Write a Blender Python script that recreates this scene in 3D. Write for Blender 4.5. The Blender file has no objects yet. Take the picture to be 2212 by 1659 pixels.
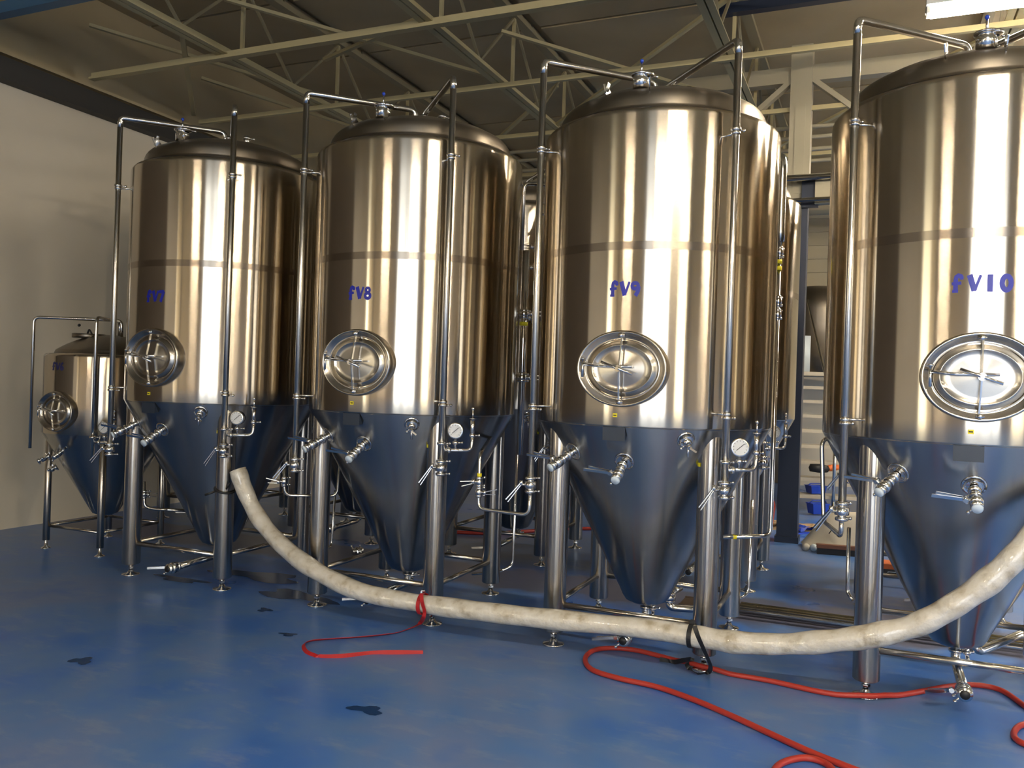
import bpy, math, random
from mathutils import Vector, Matrix
random.seed(7)
PI = math.pi
S = bpy.context.scene
COL = S.collection

# ------------------------------------------------------------------ camera
W, H, F, ROLL = 2212, 1659, 1811.3, 0.0329
CAMZ = 1.5
cd = bpy.data.cameras.new('camera'); cam = bpy.data.objects.new('camera', cd); COL.objects.link(cam)
cd.sensor_width = 36; cd.lens = F / W * 36; cd.clip_start = 0.05; cd.clip_end = 200
cam.matrix_world = Matrix.Translation((0, 0, CAMZ)) @ Matrix.Rotation(PI / 2, 4, 'X') @ Matrix.Rotation(ROLL, 4, 'Z')
S.camera = cam
# ------------------------------------------------------------------ world, exposure
wd = bpy.data.worlds.new('overcast_sky'); S.world = wd; wd.use_nodes = True
bg = wd.node_tree.nodes['Background']
bg.inputs[0].default_value = (.88, .94, 1.0, 1); bg.inputs[1].default_value = 3.2
S.view_settings.view_transform = 'Standard'; S.view_settings.look = 'None'
S.view_settings.gamma = 1; S.view_settings.use_curve_mapping = False
S.view_settings.exposure = 1.1
LAMP_W = 120.0          # emission strength of the fluorescent tubes
S.cycles.max_bounces = 8; S.cycles.glossy_bounces = 6; S.cycles.diffuse_bounces = 4
S.cycles.caustics_reflective = False; S.cycles.caustics_refractive = False
S.cycles.sample_clamp_indirect = 6.0

# ------------------------------------------------------------------ building axes
TH = math.radians(-23.3)
U = Vector((math.cos(TH), math.sin(TH), 0)); V = Vector((-math.sin(TH), math.cos(TH), 0))
def uv(u, v, z=0.0): return U * u + V * v + Vector((0, 0, z))
def ray(px, py):
    a, b = px - W / 2, py - H / 2
    c, s = math.cos(ROLL), math.sin(ROLL)
    return (c * a + s * b) / F, (-s * a + c * b) / F
def at(px, py, Y):                       # point seen at a pixel, Y metres ahead
    x, y = ray(px, py); return Vector((x * Y, Y, CAMZ - y * Y))
def onz(px, py, z=0.0):                  # point seen at a pixel on the level z
    x, y = ray(px, py); Y = (CAMZ - z) / y; return Vector((x * Y, Y, z))

# ------------------------------------------------------------------ materials
def mat(name, col=(.8, .8, .8), rough=.5, metal=0.0, **k):
    m = bpy.data.materials.new(name); m.use_nodes = True
    b = m.node_tree.nodes['Principled BSDF']
    b.inputs['Base Color'].default_value = (*col, 1); b.inputs['Roughness'].default_value = rough
    b.inputs['Metallic'].default_value = metal
    for kk, v in k.items(): b.inputs[kk].default_value = v
    return m
def N(m, t, **k):
    n = m.node_tree.nodes.new(t)
    for a, b in k.items(): setattr(n, a, b)
    return n
def L(m, a, b): m.node_tree.links.new(a, b)
def noise(m, scale, detail=3, vec=None, stretch=None, rough=.5):
    tc = N(m, 'ShaderNodeTexCoord'); mp = N(m, 'ShaderNodeMapping'); n = N(m, 'ShaderNodeTexNoise')
    L(m, tc.outputs['Object'], mp.inputs[0])
    if stretch: mp.inputs['Scale'].default_value = stretch
    n.inputs['Scale'].default_value = scale; n.inputs['Detail'].default_value = detail; n.inputs['Roughness'].default_value = rough
    L(m, mp.outputs[0], n.inputs['Vector']); return n
def ramp(m, src, stops):
    r = N(m, 'ShaderNodeValToRGB'); e = r.color_ramp.elements
    while len(e) < len(stops): e.new(.5)
    for el, (p, c) in zip(e, stops): el.position = p; el.color = (*c, 1) if len(c) == 3 else c
    L(m, src, r.inputs[0]); return r
def bsdf(m): return m.node_tree.nodes['Principled BSDF']
def bump(m, src, strength, dist=.01):
    b = N(m, 'ShaderNodeBump'); b.inputs['Strength'].default_value = strength; b.inputs['Distance'].default_value = dist
    L(m, src, b.inputs['Height']); L(m, b.outputs[0], bsdf(m).inputs['Normal']); return b

def brushed(name, col, rough, aniso, axis='Z', rot=.25, dirt=.12, wave=.06):
    m = mat(name, col, rough, 1.0)
    b = bsdf(m); b.inputs['Anisotropic'].default_value = aniso; b.inputs['Anisotropic Rotation'].default_value = rot
    t = N(m, 'ShaderNodeTangent', direction_type='RADIAL', axis=axis); L(m, t.outputs[0], b.inputs['Tangent'])
    n = noise(m, 3.0, 4, stretch=(1, 1, .6)); c = tuple(x * (1 - dirt) for x in col)
    r = ramp(m, n.outputs[0], [(.35, c), (.65, col)]); L(m, r.outputs[0], b.inputs['Base Color'])
    n2 = noise(m, 1.6, 1, stretch=(1, 1, .35)); bump(m, n2.outputs[0], wave, .05)
    return m
M_SHELL = brushed('brushed_steel', (.60, .53, .43), .17, 1.0, wave=.02)
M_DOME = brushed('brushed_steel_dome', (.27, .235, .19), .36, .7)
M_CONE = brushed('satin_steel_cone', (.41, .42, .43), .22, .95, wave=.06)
M_DOOR = brushed('turned_steel', (.55, .51, .45), .24, .75, axis='Y', rot=0.25, wave=.0)
M_BAND = brushed('weld_band_steel', (.44, .37, .29), .27, 1.0, wave=.02)
def steel(name, col, rough, dirt=.25):
    m = mat(name, col, rough, 1.0); n = noise(m, 9, 4)
    r = ramp(m, n.outputs[0], [(.3, tuple(c * (1 - dirt) for c in col)), (.65, col)]); L(m, r.outputs[0], bsdf(m).inputs['Base Color']); return m
M_COLLAR = steel('collar_steel', (.60, .55, .48), .22)
M_LEG = brushed('leg_steel', (.66, .60, .52), .22, 1.0, wave=.0)
M_RISER = brushed('riser_steel', (.76, .72, .65), .18, 1.0, wave=.0)
M_BRACE = steel('brace_steel', (.62, .57, .50), .2)
M_PIPE = steel('polished_steel', (.76, .74, .70), .13, .15)
M_FIT = steel('fitting_steel', (.80, .79, .77), .12, .1)
M_PLATE = mat('dark_plate', (.022, .032, .05), .45, 0)
M_BLUEINK = mat('blue_vinyl', (.012, .018, .30), .35)
M_NAVYINK = mat('dark_blue_vinyl', (.02, .02, .09), .4)
M_YEL = mat('yellow_sticker', (.85, .72, .02), .5)
M_BLK = mat('black_rubber', (.012, .012, .013), .5)
M_INK = mat('black_ink', (.01, .01, .01), .6)
M_CAP = mat('frosted_cap', (.62, .70, .76), .25)
M_BLUECAP = mat('blue_plastic', (.01, .05, .45), .35)
M_DIAL = mat('gauge_dial', (.72, .72, .70), .4)
M_WALL = mat('white_panel_wall', (.50, .475, .43), .42)
n = noise(M_WALL, .8, 5); r = ramp(M_WALL, n.outputs[0], [(.3, (.70, .61, .47)), (.7, (.80, .71, .56))]); L(M_WALL, r.outputs[0], bsdf(M_WALL).inputs['Base Color'])
M_ROOMWALL = mat('tan_painted_wall', (.56, .46, .32), .7)
M_ADDPANEL = mat('added_panel_dark', (.13, .10, .07), .7)  # for the unseen panel that darkens the tank reflections
M_DARKTRIM = mat('dark_trim', (.035, .032, .028), .6)
M_SIDING = mat('cream_siding', (.52, .45, .31), .6)
M_CEIL = mat('roof_deck', (.30, .245, .145), .65)
n = noise(M_CEIL, .6, 4); r = ramp(M_CEIL, n.outputs[0], [(.3, (.36, .28, .155)), (.7, (.50, .40, .235))]); L(M_CEIL, r.outputs[0], bsdf(M_CEIL).inputs['Base Color'])
M_TRUSS = mat('cream_painted_steel', (.52, .44, .24), .55)
M_WEB = mat('darker_painted_steel', (.32, .27, .16), .6)  # darker tone for web bars and top chords
M_TRUSSW = mat('off_white_painted_steel', (.40, .36, .26), .55)
M_NAVY = mat('navy_paint', (.012, .02, .045), .38)
M_TUBE = mat('lamp_tube', (1, 1, 1), .5)
bsdf(M_TUBE).inputs['Emission Color'].default_value = (1.0, .86, .66, 1); bsdf(M_TUBE).inputs['Emission Strength'].default_value = LAMP_W
M_HOUS = mat('lamp_housing', (.75, .74, .70), .5)
M_RED = mat('red_rubber', (.42, .035, .022), .45)
M_REDSTRAP = mat('red_webbing', (.45, .012, .015), .6)
M_HOSE = mat('white_wrapped_hose', (.66, .60, .50), .30, 0, **{'Coat Weight': 1.0, 'Coat Roughness': .08})
n = noise(M_HOSE, 14, 4, stretch=(1, 1, 1)); r = ramp(M_HOSE, n.outputs[0], [(.28, (.42, .35, .24)), (.45, (.64, .585, .48)), (.7, (.74, .70, .62))]); L(M_HOSE, r.outputs[0], bsdf(M_HOSE).inputs['Base Color'])
n2 = noise(M_HOSE, 30, 3); bump(M_HOSE, n2.outputs[0], .5, .016)
M_CONC = mat('concrete', (.30, .29, .27), .85)
M_CARD = mat('cardboard', (.46, .32, .18), .8)
M_BAG = mat('white_woven_sack', (.62, .57, .47), .6)
M_ORANGE = mat('orange_plastic', (.75, .16, .03), .45)
M_DRAIN = mat('rusty_drain_steel', (.10, .068, .042), .5, .3)
M_WOOD = mat('brown_wood', (.20, .08, .04), .5)
M_TREAD = mat('stair_tread', (.50, .45, .36), .5)

# floor: blue epoxy, scuffed, with brownish dirt along the drain
M_FLOOR = mat('blue_epoxy', (.06, .14, .32), .3)
def floor_mat(m):
    b = bsdf(m)
    n1 = noise(m, .85, 4, stretch=(1, 1, 1), rough=.6)
    r1 = ramp(m, n1.outputs[0], [(.30, (.030, .125, .52)), (.42, (.050, .17, .56)), (.52, (.10, .22, .52)), (.62, (.16, .24, .48)), (.74, (.06, .18, .54))])
    n2 = noise(m, 4.2, 6, stretch=(.7, 1.6, 1), rough=.68)
    r2 = ramp(m, n2.outputs[0], [(.53, (0, 0, 0)), (.74, (.42, .42, .42))])
    mx = N(m, 'ShaderNodeMixRGB'); mx.inputs[2].default_value = (.34, .39, .47, 1)
    L(m, r2.outputs[0], mx.inputs[0]); L(m, r1.outputs[0], mx.inputs[1])
    # dirt band along the drain (floor object is turned to the building axes: y = v)
    tc = N(m, 'ShaderNodeTexCoord'); sp = N(m, 'ShaderNodeSeparateXYZ'); L(m, tc.outputs['Object'], sp.inputs[0])
    sub = N(m, 'ShaderNodeMath', operation='SUBTRACT'); sub.inputs[1].default_value = 5.97; L(m, sp.outputs['Y'], sub.inputs[0])
    ab = N(m, 'ShaderNodeMath', operation='ABSOLUTE'); L(m, sub.outputs[0], ab.inputs[0])
    n3 = noise(m, 2.5, 4); ad = N(m, 'ShaderNodeMath', operation='MULTIPLY_ADD'); ad.inputs[1].default_value = -.55; L(m, n3.outputs[0], ad.inputs[0]); L(m, ab.outputs[0], ad.inputs[2])
    r3 = ramp(m, ad.outputs[0], [(0.0, (.7, .7, .7)), (.12, (0, 0, 0))])
    mx2 = N(m, 'ShaderNodeMixRGB'); mx2.inputs[2].default_value = (.12, .085, .06, 1)
    L(m, r3.outputs[0], mx2.inputs[0]); L(m, mx.outputs[0], mx2.inputs[1])
    L(m, mx2.outputs[0], b.inputs['Base Color'])
    rr = ramp(m, n1.outputs[0], [(.3, (.26, .26, .26)), (.7, (.38, .38, .38))]); L(m, rr.outputs[0], b.inputs['Roughness'])
    bump(m, n1.outputs[0], .03, .02)
floor_mat(M_FLOOR)
M_STAIN = mat('deep_blue_paint_spot', (.008, .045, .16), .2)
M_SHADESTAIN = mat('dark_shade_and_stain', (.030, .065, .17), .16)  # stands for hose shadow and dark stains on the floor

# ------------------------------------------------------------------ mesh builder
class MB:
    def __init__(s): s.v = []; s.f = []; s.sm = []
    def add(s, vs, fs, smooth=False):
        o = len(s.v); s.v += [tuple(v) for v in vs]; s.f += [tuple(i + o for i in f) for f in fs]; s.sm += [smooth] * len(fs); return s
    def box(s, c, sz, M=None, rz=0.0):
        c = Vector(c); R = Matrix.Rotation(rz, 3, 'Z') if M is None else M
        vs = [c + R @ Vector((sx * sz[0] / 2, sy * sz[1] / 2, sgz * sz[2] / 2)) for sx in (-1, 1) for sy in (-1, 1) for sgz in (-1, 1)]
        return s.add(vs, [(0, 1, 3, 2), (4, 6, 7, 5), (0, 4, 5, 1), (2, 3, 7, 6), (0, 2, 6, 4), (1, 5, 7, 3)])
    def bar(s, a, b, w, h=None, up=(0, 0, 1)):
        a, b = Vector(a), Vector(b); h = h or w; d = b - a; l = d.length; d.normalize()
        x = Vector(up)
        if abs(d.dot(x)) > .95: x = Vector((1, 0, 0))
        y = d.cross(x).normalized(); z = y.cross(d).normalized()
        M = Matrix((d, y, z)).transposed()
        return s.box((a + b) / 2, (l, w, h), M)
    def lathe(s, prof, seg=24, c=(0, 0, 0), axis=(0, 0, 1), sx=1.0, sy=1.0, smooth=True, cap=False):
        c = Vector(c); ax = Vector(axis).normalized(); q = Vector((0, 0, 1)).rotation_difference(ax).to_matrix()
        n = len(prof); vs = []
        for r, z in prof:
            for i in range(seg):
                a = 2 * PI * i / seg; vs.append(c + q @ Vector((r * math.cos(a) * sx, r * math.sin(a) * sy, z)))
        fs = [(j * seg + i, j * seg + (i + 1) % seg, (j + 1) * seg + (i + 1) % seg, (j + 1) * seg + i) for j in range(n - 1) for i in range(seg)]
        s.add(vs, fs, smooth)
        if cap:
            o = len(s.v) - n * seg
            s.f += [tuple(o + i for i in reversed(range(seg))), tuple(o + (n - 1) * seg + i for i in range(seg))]; s.sm += [False, False]
        return s
    def cyl(s, a, b, r, seg=12, r2=None):
        a, b = Vector(a), Vector(b); r2 = r if r2 is None else r2
        s.lathe([(r, 0), (r2, (b - a).length)], seg, a, b - a, cap=True); return s
    def tube(s, pts, r, seg=10, fil=0.0, rad=None, cap=True, nf=5):
        P = [Vector(p) for p in pts]
        if fil > 0 and len(P) > 2:
            Q = [P[0]]
            for i in range(1, len(P) - 1):
                a, b, c = P[i - 1], P[i], P[i + 1]
                l = min(fil, (a - b).length * .48, (c - b).length * .48)
                p, q = b + (a - b).normalized() * l, b + (c - b).normalized() * l
                for k in range(nf + 1):
                    t = k / nf; Q.append(p * (1 - t) ** 2 + b * 2 * t * (1 - t) + q * t * t)
            Q.append(P[-1]); P = Q
        n = len(P); T = [(P[min(i + 1, n - 1)] - P[max(i - 1, 0)]).normalized() for i in range(n)]
        x = Vector((0, 0, 1)) if abs(T[0].z) < .9 else Vector((1, 0, 0)); x = (x - T[0] * x.dot(T[0])).normalized()
        vs = []
        for i in range(n):
            if i: x = (x - T[i] * x.dot(T[i])).normalized()
            y = T[i].cross(x); rr = rad(i / (n - 1)) if rad else r
            vs += [P[i] + (x * math.cos(2 * PI * k / seg) + y * math.sin(2 * PI * k / seg)) * rr for k in range(seg)]
        fs = [(j * seg + i, j * seg + (i + 1) % seg, (j + 1) * seg + (i + 1) % seg, (j + 1) * seg + i) for j in range(n - 1) for i in range(seg)]
        s.add(vs, fs, True)
        if cap:
            o = len(s.v) - n * seg; s.f += [tuple(o + i for i in reversed(range(seg))), tuple(o + (n - 1) * seg + i for i in range(seg))]; s.sm += [False, False]
        return s
    def ball(s, c, r, seg=10, sz=1.0):
        k = 6; prof = [(max(r * math.sin(PI * j / k), .0005), -r * sz * math.cos(PI * j / k)) for j in range(k + 1)]
        return s.lathe(prof, seg, c)
    def build(s, name, m, parent=None, **tags):
        me = bpy.data.meshes.new(name); me.from_pydata(s.v, [], s.f); me.materials.append(m)
        me.polygons.foreach_set('use_smooth', s.sm); me.update()
        o = bpy.data.objects.new(name, me); COL.objects.link(o)
        if parent: o.parent = parent
        for a, b in tags.items(): o[a] = b
        return o
def spline(pts, n=8):
    P = [Vector(p) for p in pts]; P = [P[0] * 2 - P[1]] + P + [P[-1] * 2 - P[-2]]; out = []
    for i in range(1, len(P) - 2):
        a, b, c, d = P[i - 1:i + 3]
        for k in range(n):
            t = k / n; out.append(.5 * ((2 * b) + (c - a) * t + (2 * a - 5 * b + 4 * c - d) * t * t + (3 * b - a - 3 * c + d) * t ** 3))
    out.append(P[-2]); return out
def empty(name, loc=(0, 0, 0), rz=0.0, label=None, cat=None, group=None, kind=None, parent=None):
    o = bpy.data.objects.new(name, None); COL.objects.link(o); o.location = loc; o.rotation_euler.z = rz; o.empty_display_size = .1
    tag(o, label, cat, group, kind)
    if parent: o.parent = parent
    return o
def tag(o, label=None, cat=None, group=None, kind=None):
    for k, v in (('label', label), ('category', cat), ('group', group), ('kind', kind)):
        if v: o[k] = v
    return o
def copy_tree(o, kids, parent=None):
    c = o.copy(); COL.objects.link(c); c.parent = parent
    for ch in kids.get(o, []): copy_tree(ch, kids, c)
    return c

# ------------------------------------------------------------------ room shell
UL, UR, VF, VB, ZC = -7.35, 13.5, -10.0, 16.5, 5.25
def struct(name, mb, m, **t):
    o = mb.build(name, m); o['kind'] = 'structure'
    for a, b in t.items(): o[a] = b
    o.rotation_euler.z = TH; return o
fl = MB().box(((UL + UR) / 2, (VF + VB) / 2, -.05), (UR - UL + .6, VB - VF + .6, .1)); floor = struct('floor', fl, M_FLOOR)
wl = MB()
SV0, SV1 = -9.5, -5.1                     # unseen side doorway, its deep reveal added to limit which tanks reflect it
wl.box((UL - .1, (SV1 + VB) / 2, 2.05), (.2, VB - SV1, 4.1)); wl.box((UL - .1, (SV0 + VF) / 2, 2.05), (.2, SV0 - VF, 4.1))
wall_left = struct('wall_left', wl, M_WALL)
tb = MB().box((UL + .06, (VF + VB) / 2, 4.18), (.14, VB - VF, .20)); struct('trim_1', tb, M_DARKTRIM)
tb = MB().box((UL - .1, (VF + VB) / 2, 4.72), (.2, VB - VF, 1.1)); tb.box((UL + .03, (VF + VB) / 2, 4.34), (.10, VB - VF, .03)); struct('trim_2', tb, M_CEIL)
RV0, RV1, RH = 6.5, 11.5, 4.2              # open loading door in the right wall
wr = MB().box((UR + .1, (VF + RV0) / 2, ZC / 2), (.2, RV0 - VF, ZC)).box((UR + .1, (VB + RV1) / 2, ZC / 2), (.2, VB - RV1, ZC)).box((UR + .1, (RV0 + RV1) / 2, (RH + ZC) / 2), (.2, RV1 - RV0, ZC - RH)); struct('wall_right', wr, M_ROOMWALL)
ld = bpy.data.lights.new('doorway_portal', 'AREA'); ld.shape = 'RECTANGLE'; ld.size = RV1 - RV0; ld.size_y = RH; ld.cycles.is_portal = True
lo = bpy.data.objects.new('doorway_portal', ld); COL.objects.link(lo); lo.location = uv(UR + .05, (RV0 + RV1) / 2, RH / 2); lo.rotation_euler = (PI / 2, 0, TH + PI / 2)
vs_ = MB()
for v_ in (SV0 - .05, SV1 + .05): vs_.box((UL - .70, v_, 2.05), (1.2, .1, 4.1))
vs_.box((UL - .70, (SV0 + SV1) / 2, 4.15), (1.2, SV1 - SV0 + .2, .1)); struct('added_reveal', vs_, M_ROOMWALL)  # reveal walls added to cut off grazing daylight
struct('added_dark_panel', MB().box((UL + .05, 1.9, 2.0), (.08, 4.0, 4.0)), M_ADDPANEL)  # unseen panel added so the tanks reflect a dark left side
# far wall of horizontal ribbed siding
wb = MB().box(((UL + UR) / 2, VB + .1, ZC / 2), (UR - UL, .2, ZC))
for i in range(20):
    wb.box(((UL + UR) / 2, VB - .02, .3 + i * .25), (UR - UL, .05, .10))
struct('wall_back', wb, M_SIDING)
# wall behind the camera, with open roller doors to the daylight
openings = [(-0.5, 6.0, 4.8), (8.6, 12.0, 4.6)]
wf = MB(); x = UL - .2
for a, b, h in openings:
    wf.box(((x + a) / 2, VF - .1, ZC / 2), (a - x, .2, ZC)); wf.box(((a + b) / 2, VF - .1, (ZC + h) / 2), (b - a, .2, ZC - h)); x = b
wf.box(((x + UR) / 2, VF - .1, ZC / 2), (UR - x, .2, ZC))
struct('wall_front', wf, M_ROOMWALL)
for a, b, h in openings:
    ld = bpy.data.lights.new('doorway_portal', 'AREA'); ld.shape = 'RECTANGLE'; ld.size = b - a; ld.size_y = h; ld.cycles.is_portal = True
    lo = bpy.data.objects.new('doorway_portal', ld); COL.objects.link(lo)
    lo.location = uv((a + b) / 2, VF - .05, h / 2); lo.rotation_euler = (PI / 2, 0, TH)
for n_, (a, b, h) in enumerate((openings[1],)):
    M_GL = bpy.data.materials.get('tinted_glazing') or mat('tinted_glazing')
    if not n_:
        tr = N(M_GL, 'ShaderNodeBsdfTransparent'); tr.inputs[0].default_value = (1.0, .93, .78, 1)
        L(M_GL, tr.outputs[0], M_GL.node_tree.nodes['Material Output'].inputs[0])
    struct('window_%d' % (n_ + 1), MB().box(((a + b) / 2, VF - .08, h / 2), (b - a, .02, h)), M_GL)
dp = MB()
for u_ in (1.5, 2.1, 4.3): dp.box((u_, VF - .05, 2.35), (.13, .08, 4.7))
struct('door_1', dp, M_ROOMWALL)
ld = bpy.data.lights.new('doorway_portal', 'AREA'); ld.shape = 'RECTANGLE'; ld.size = SV1 - SV0; ld.size_y = 4.1; ld.cycles.is_portal = True
lo = bpy.data.objects.new('doorway_portal', ld); COL.objects.link(lo)
lo.location = uv(UL - 1.33, (SV0 + SV1) / 2, 2.05); lo.rotation_euler = (PI / 2, 0, TH - PI / 2)
struct('window_2', MB().box((UL - 1.29, (SV0 + SV1) / 2, 2.05), (.02, SV1 - SV0, 4.1)), M_GL)
ap = MB().box(((UL + UR) / 2, VF - 6.3, -.06), (UR - UL + 20, 12, .1)); ap.box((UR + 6.6, 9, -.06), (12.4, 14, .1)); ap.box((UL - 7.9, -4, -.06), (12.8, 14, .1)); struct('trim_3', ap, M_CONC)

# roof deck in panels
ceil = empty('ceiling', (0, 0, 0), TH, kind='structure')
pm = MB().box((0, 0, 0), (2.02, 1.36, .04)).build('roof_panel', M_CEIL, ceil)
first = True
for i in range(10):
    for j in range(19):
        u0 = -7.62 + 1.06 + 2.12 * i; v0 = VF + .68 + 1.4 * j
        if first: o = pm; first = False
        else: o = pm.copy(); COL.objects.link(o)
        o.location = (u0, v0, ZC + .03 + random.uniform(-.004, .004))
dk = MB().box(((UL + UR) / 2, (VF + VB) / 2, ZC + .09), (UR - UL + .5, VB - VF + .5, .06)); o = dk.build('roof_deck', M_CEIL, ceil)
# open-web trusses running away from the camera wall
TRU = [-5.5, -3.4, -1.24, .9, 3.05, 5.2, 9.5]
names = {-5.5: 'cream roof truss nearest the left wall', -3.4: 'cream roof truss passing above the second tall tank',
         -1.24: 'cream roof truss running away above the third tall tank', .9: 'roof truss behind the lamp above the fourth tall tank',
         3.05: 'roof truss over the right of the room', 5.2: 'roof truss farther right', 9.5: 'rightmost roof truss near the right wall'}
for tu in TRU:
    t = empty('roof_truss', uv(tu, 0, 0), TH, names[tu], 'truss', 'roof trusses')
    for sx in (-1, 1):
        MB().box((sx * .035, (VF + VB) / 2, 4.40), (.055, VB - VF, .012)).box((sx * .012, (VF + VB) / 2, 4.435), (.010, VB - VF, .07)).build('bottom_chord', M_TRUSS, t)
    MB().box((0, (VF + VB) / 2, 5.17), (.10, VB - VF, .05)).build('top_chord', M_WEB, t)
    k = 0; v = VF + .4
    while v < VB - 1.2:
        if v > .5:
            MB().bar((0, v, 4.45), (0, v + .75, 5.15), .022, .022).build('web_bar', M_WEB, t)
            MB().bar((0, v + .75, 5.15), (0, v + 1.5, 4.45), .022, .022).build('web_bar', M_WEB, t)
            MB().bar((0, v + .75, 4.45), (0, v + .75, 5.15), .03, .03).build('web_post', M_TRUSS, t)
        v += 1.5
def cbar(a, b, w, h, m=M_TRUSS, nm='bridging_bar'):
    return MB().bar(a, b, w, h).build(nm, m, ceil)
cbar((UL + .2, 5.9, 4.36), (2.0, 5.9, 4.36), .07, .02); cbar((UL + .2, 5.9, 4.39), (2.0, 5.9, 4.39), .01, .06)
for v, z in ((7.35, 4.37), (8.9, 4.37), (10.6, 4.37), (12.2, 4.37)):
    cbar((UL + .2, v, z), (UR, v, z), .045, .045)
for (a, b) in (((-7.2, 7.3, 4.45), (-5.5, 5.4, 4.45)), ((-5.5, 7.4, 4.9), (-3.4, 5.9, 4.45)), ((-3.4, 7.4, 4.45), (-5.5, 5.9, 4.9)),
               ((-3.4, 8.9, 4.45), (-1.24, 7.35, 4.9)), ((-1.24, 8.9, 4.45), (-3.4, 7.35, 4.9)), ((-1.24, 7.4, 4.9), (.9, 5.9, 4.45)), ((-1.24, 5.9, 4.45), (.9, 7.5, 4.9)),
               ((-5.5, 8.9, 4.45), (-7.2, 7.4, 4.9)), ((-1.24, 10.6, 4.45), (.9, 8.9, 4.9)), ((-7.2, 5.9, 4.9), (-5.5, 7.3, 4.5)),
               ((-5.5, 10.6, 4.45), (-3.4, 8.9, 4.9)), ((-3.4, 10.6, 4.45), (-1.24, 12.2, 4.9))):
    cbar(a, b, .045, .03)
for i in range(4):
    cbar((UL + .2, 11.2 + i * .35, 4.1 - .1 * (i % 2)), (UR, 11.2 + i * .35, 4.1 - .1 * (i % 2)), .06, .06, M_TRUSSW, 'conduit')
cbar((-1.5, 7.6, 4.9), (6, 7.6, 4.9), .09, .09, M_NAVY, 'service_pipe')
cbar((UL + .2, 4.9, 4.6), (-5.4, 4.9, 4.6), .10, .10, mat('blue_painted_pipe', (.10, .22, .34), .4), 'service_pipe')

# ------------------------------------------------------------------ lamps
def lamp(u, v, z, label, n=0):
    t = empty('batten_light', uv(u, v, z), TH, label, 'lamp', 'fluorescent batten lamps')
    MB().box((0, 0, .045), (1.5, .17, .03)).box((0, 0, .075), (1.4, .06, .05)).build('housing', M_HOUS, t)
    for s in (-1, 1):
        MB().cyl((-.72, s * .032, .0), (.72, s * .032, .0), .019, 10).build('tube', M_TUBE, t)
    for s in (-1, 1):
        MB().box((s * .735, 0, .015), (.02, .10, .05)).build('end_cap', M_HOUS, t)
        MB().cyl((s * .6, 0, .08), (s * .6, 0, ZC - z), .006, 6).build('hanger_rod', M_PIPE, t)
    return t
p = at(2180, 8, 5.25)
lamp(p.dot(U) + .28, p.dot(V), p.z, 'glaring fluorescent lamp hanging at the top right corner')
for (u, v, lb) in ((1.0, .8, 'lamp above the photographer'), (5.5, .8, 'lamp right of the photographer'), (5.5, -3.5, 'lamp behind on the right'), (1.0, -3.5, 'lamp straight behind the photographer'), (6.0, 5.0, 'lamp right of FV10'), (9.5, -1.0, 'lamp near the right wall'), (5.5, 9.5, 'lamp far behind FV10'), (1.9, 11.4, 'lamp above the staircase'), (2.2, 7.3, 'lamp added unseen over the aisle behind FV10'), (2.2, 9.3, 'lamp added unseen to light the floor behind the second row'), (-3.6, -5.0, 'lamp added behind the photographer on the left to brighten reflections')):  # aisle, second-row and rear-left lamps are added unseen to brighten dim areas
    lamp(u, v, 4.3, 'fluorescent batten ' + lb)

# ------------------------------------------------------------------ fermentation tanks
# local frame of a tank: x along the row, -y towards the photographer, z up
R, Z1, Z2, Z3 = .696, 1.295, 2.255, 2.93
def pol(az, r, z): a = math.radians(az); return Vector((r * math.cos(a), r * math.sin(a), z))
def coner(z): return .15 + (R - .15) * (z - .27) / (Z1 - .27)

GLY = {
 'F': [([(.62, .80), (.56, .93), (.42, .98), (.30, .90), (.26, .76), (.26, .04)], .20), ([(.06, .06), (.42, .06)], .12), ([(.02, .50), (.60, .54)], .13), ([(.52, .84), (.72, .86)], .16)],
 'V': [([(.13, 1.0), (.44, .06)], .25), ([(.44, .06), (.80, .98)], .13)],
 '1': [([(.4, .0), (.4, 1.0)], .24)],
 '0': [([(.42 + .27 * math.sin(2 * PI * k / 16), .5 + .40 * math.cos(2 * PI * k / 16)) for k in range(17)], .22)],
 '7': [([(.05, .90), (.72, .90)], .20), ([(.68, .92), (.30, .0)], .22)],
 '6': [([(.62, .98), (.34, .80), (.20, .50), (.18, .30)], .20), ([(.42 + .23 * math.sin(2 * PI * k / 12), .28 + .20 * math.cos(2 * PI * k / 12)) for k in range(13)], .18)],
 '8': [([(.42 + .19 * math.sin(2 * PI * k / 12), .73 + .17 * math.cos(2 * PI * k / 12)) for k in range(13)], .17), ([(.42 + .25 * math.sin(2 * PI * k / 12), .29 + .21 * math.cos(2 * PI * k / 12)) for k in range(13)], .19)],
 '9': [([(.42 + .25 * math.sin(2 * PI * k / 12), .70 + .20 * math.cos(2 * PI * k / 12)) for k in range(13)], .19), ([(.70, .66), (.66, .36), (.46, .02)], .22)],
}
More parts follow.
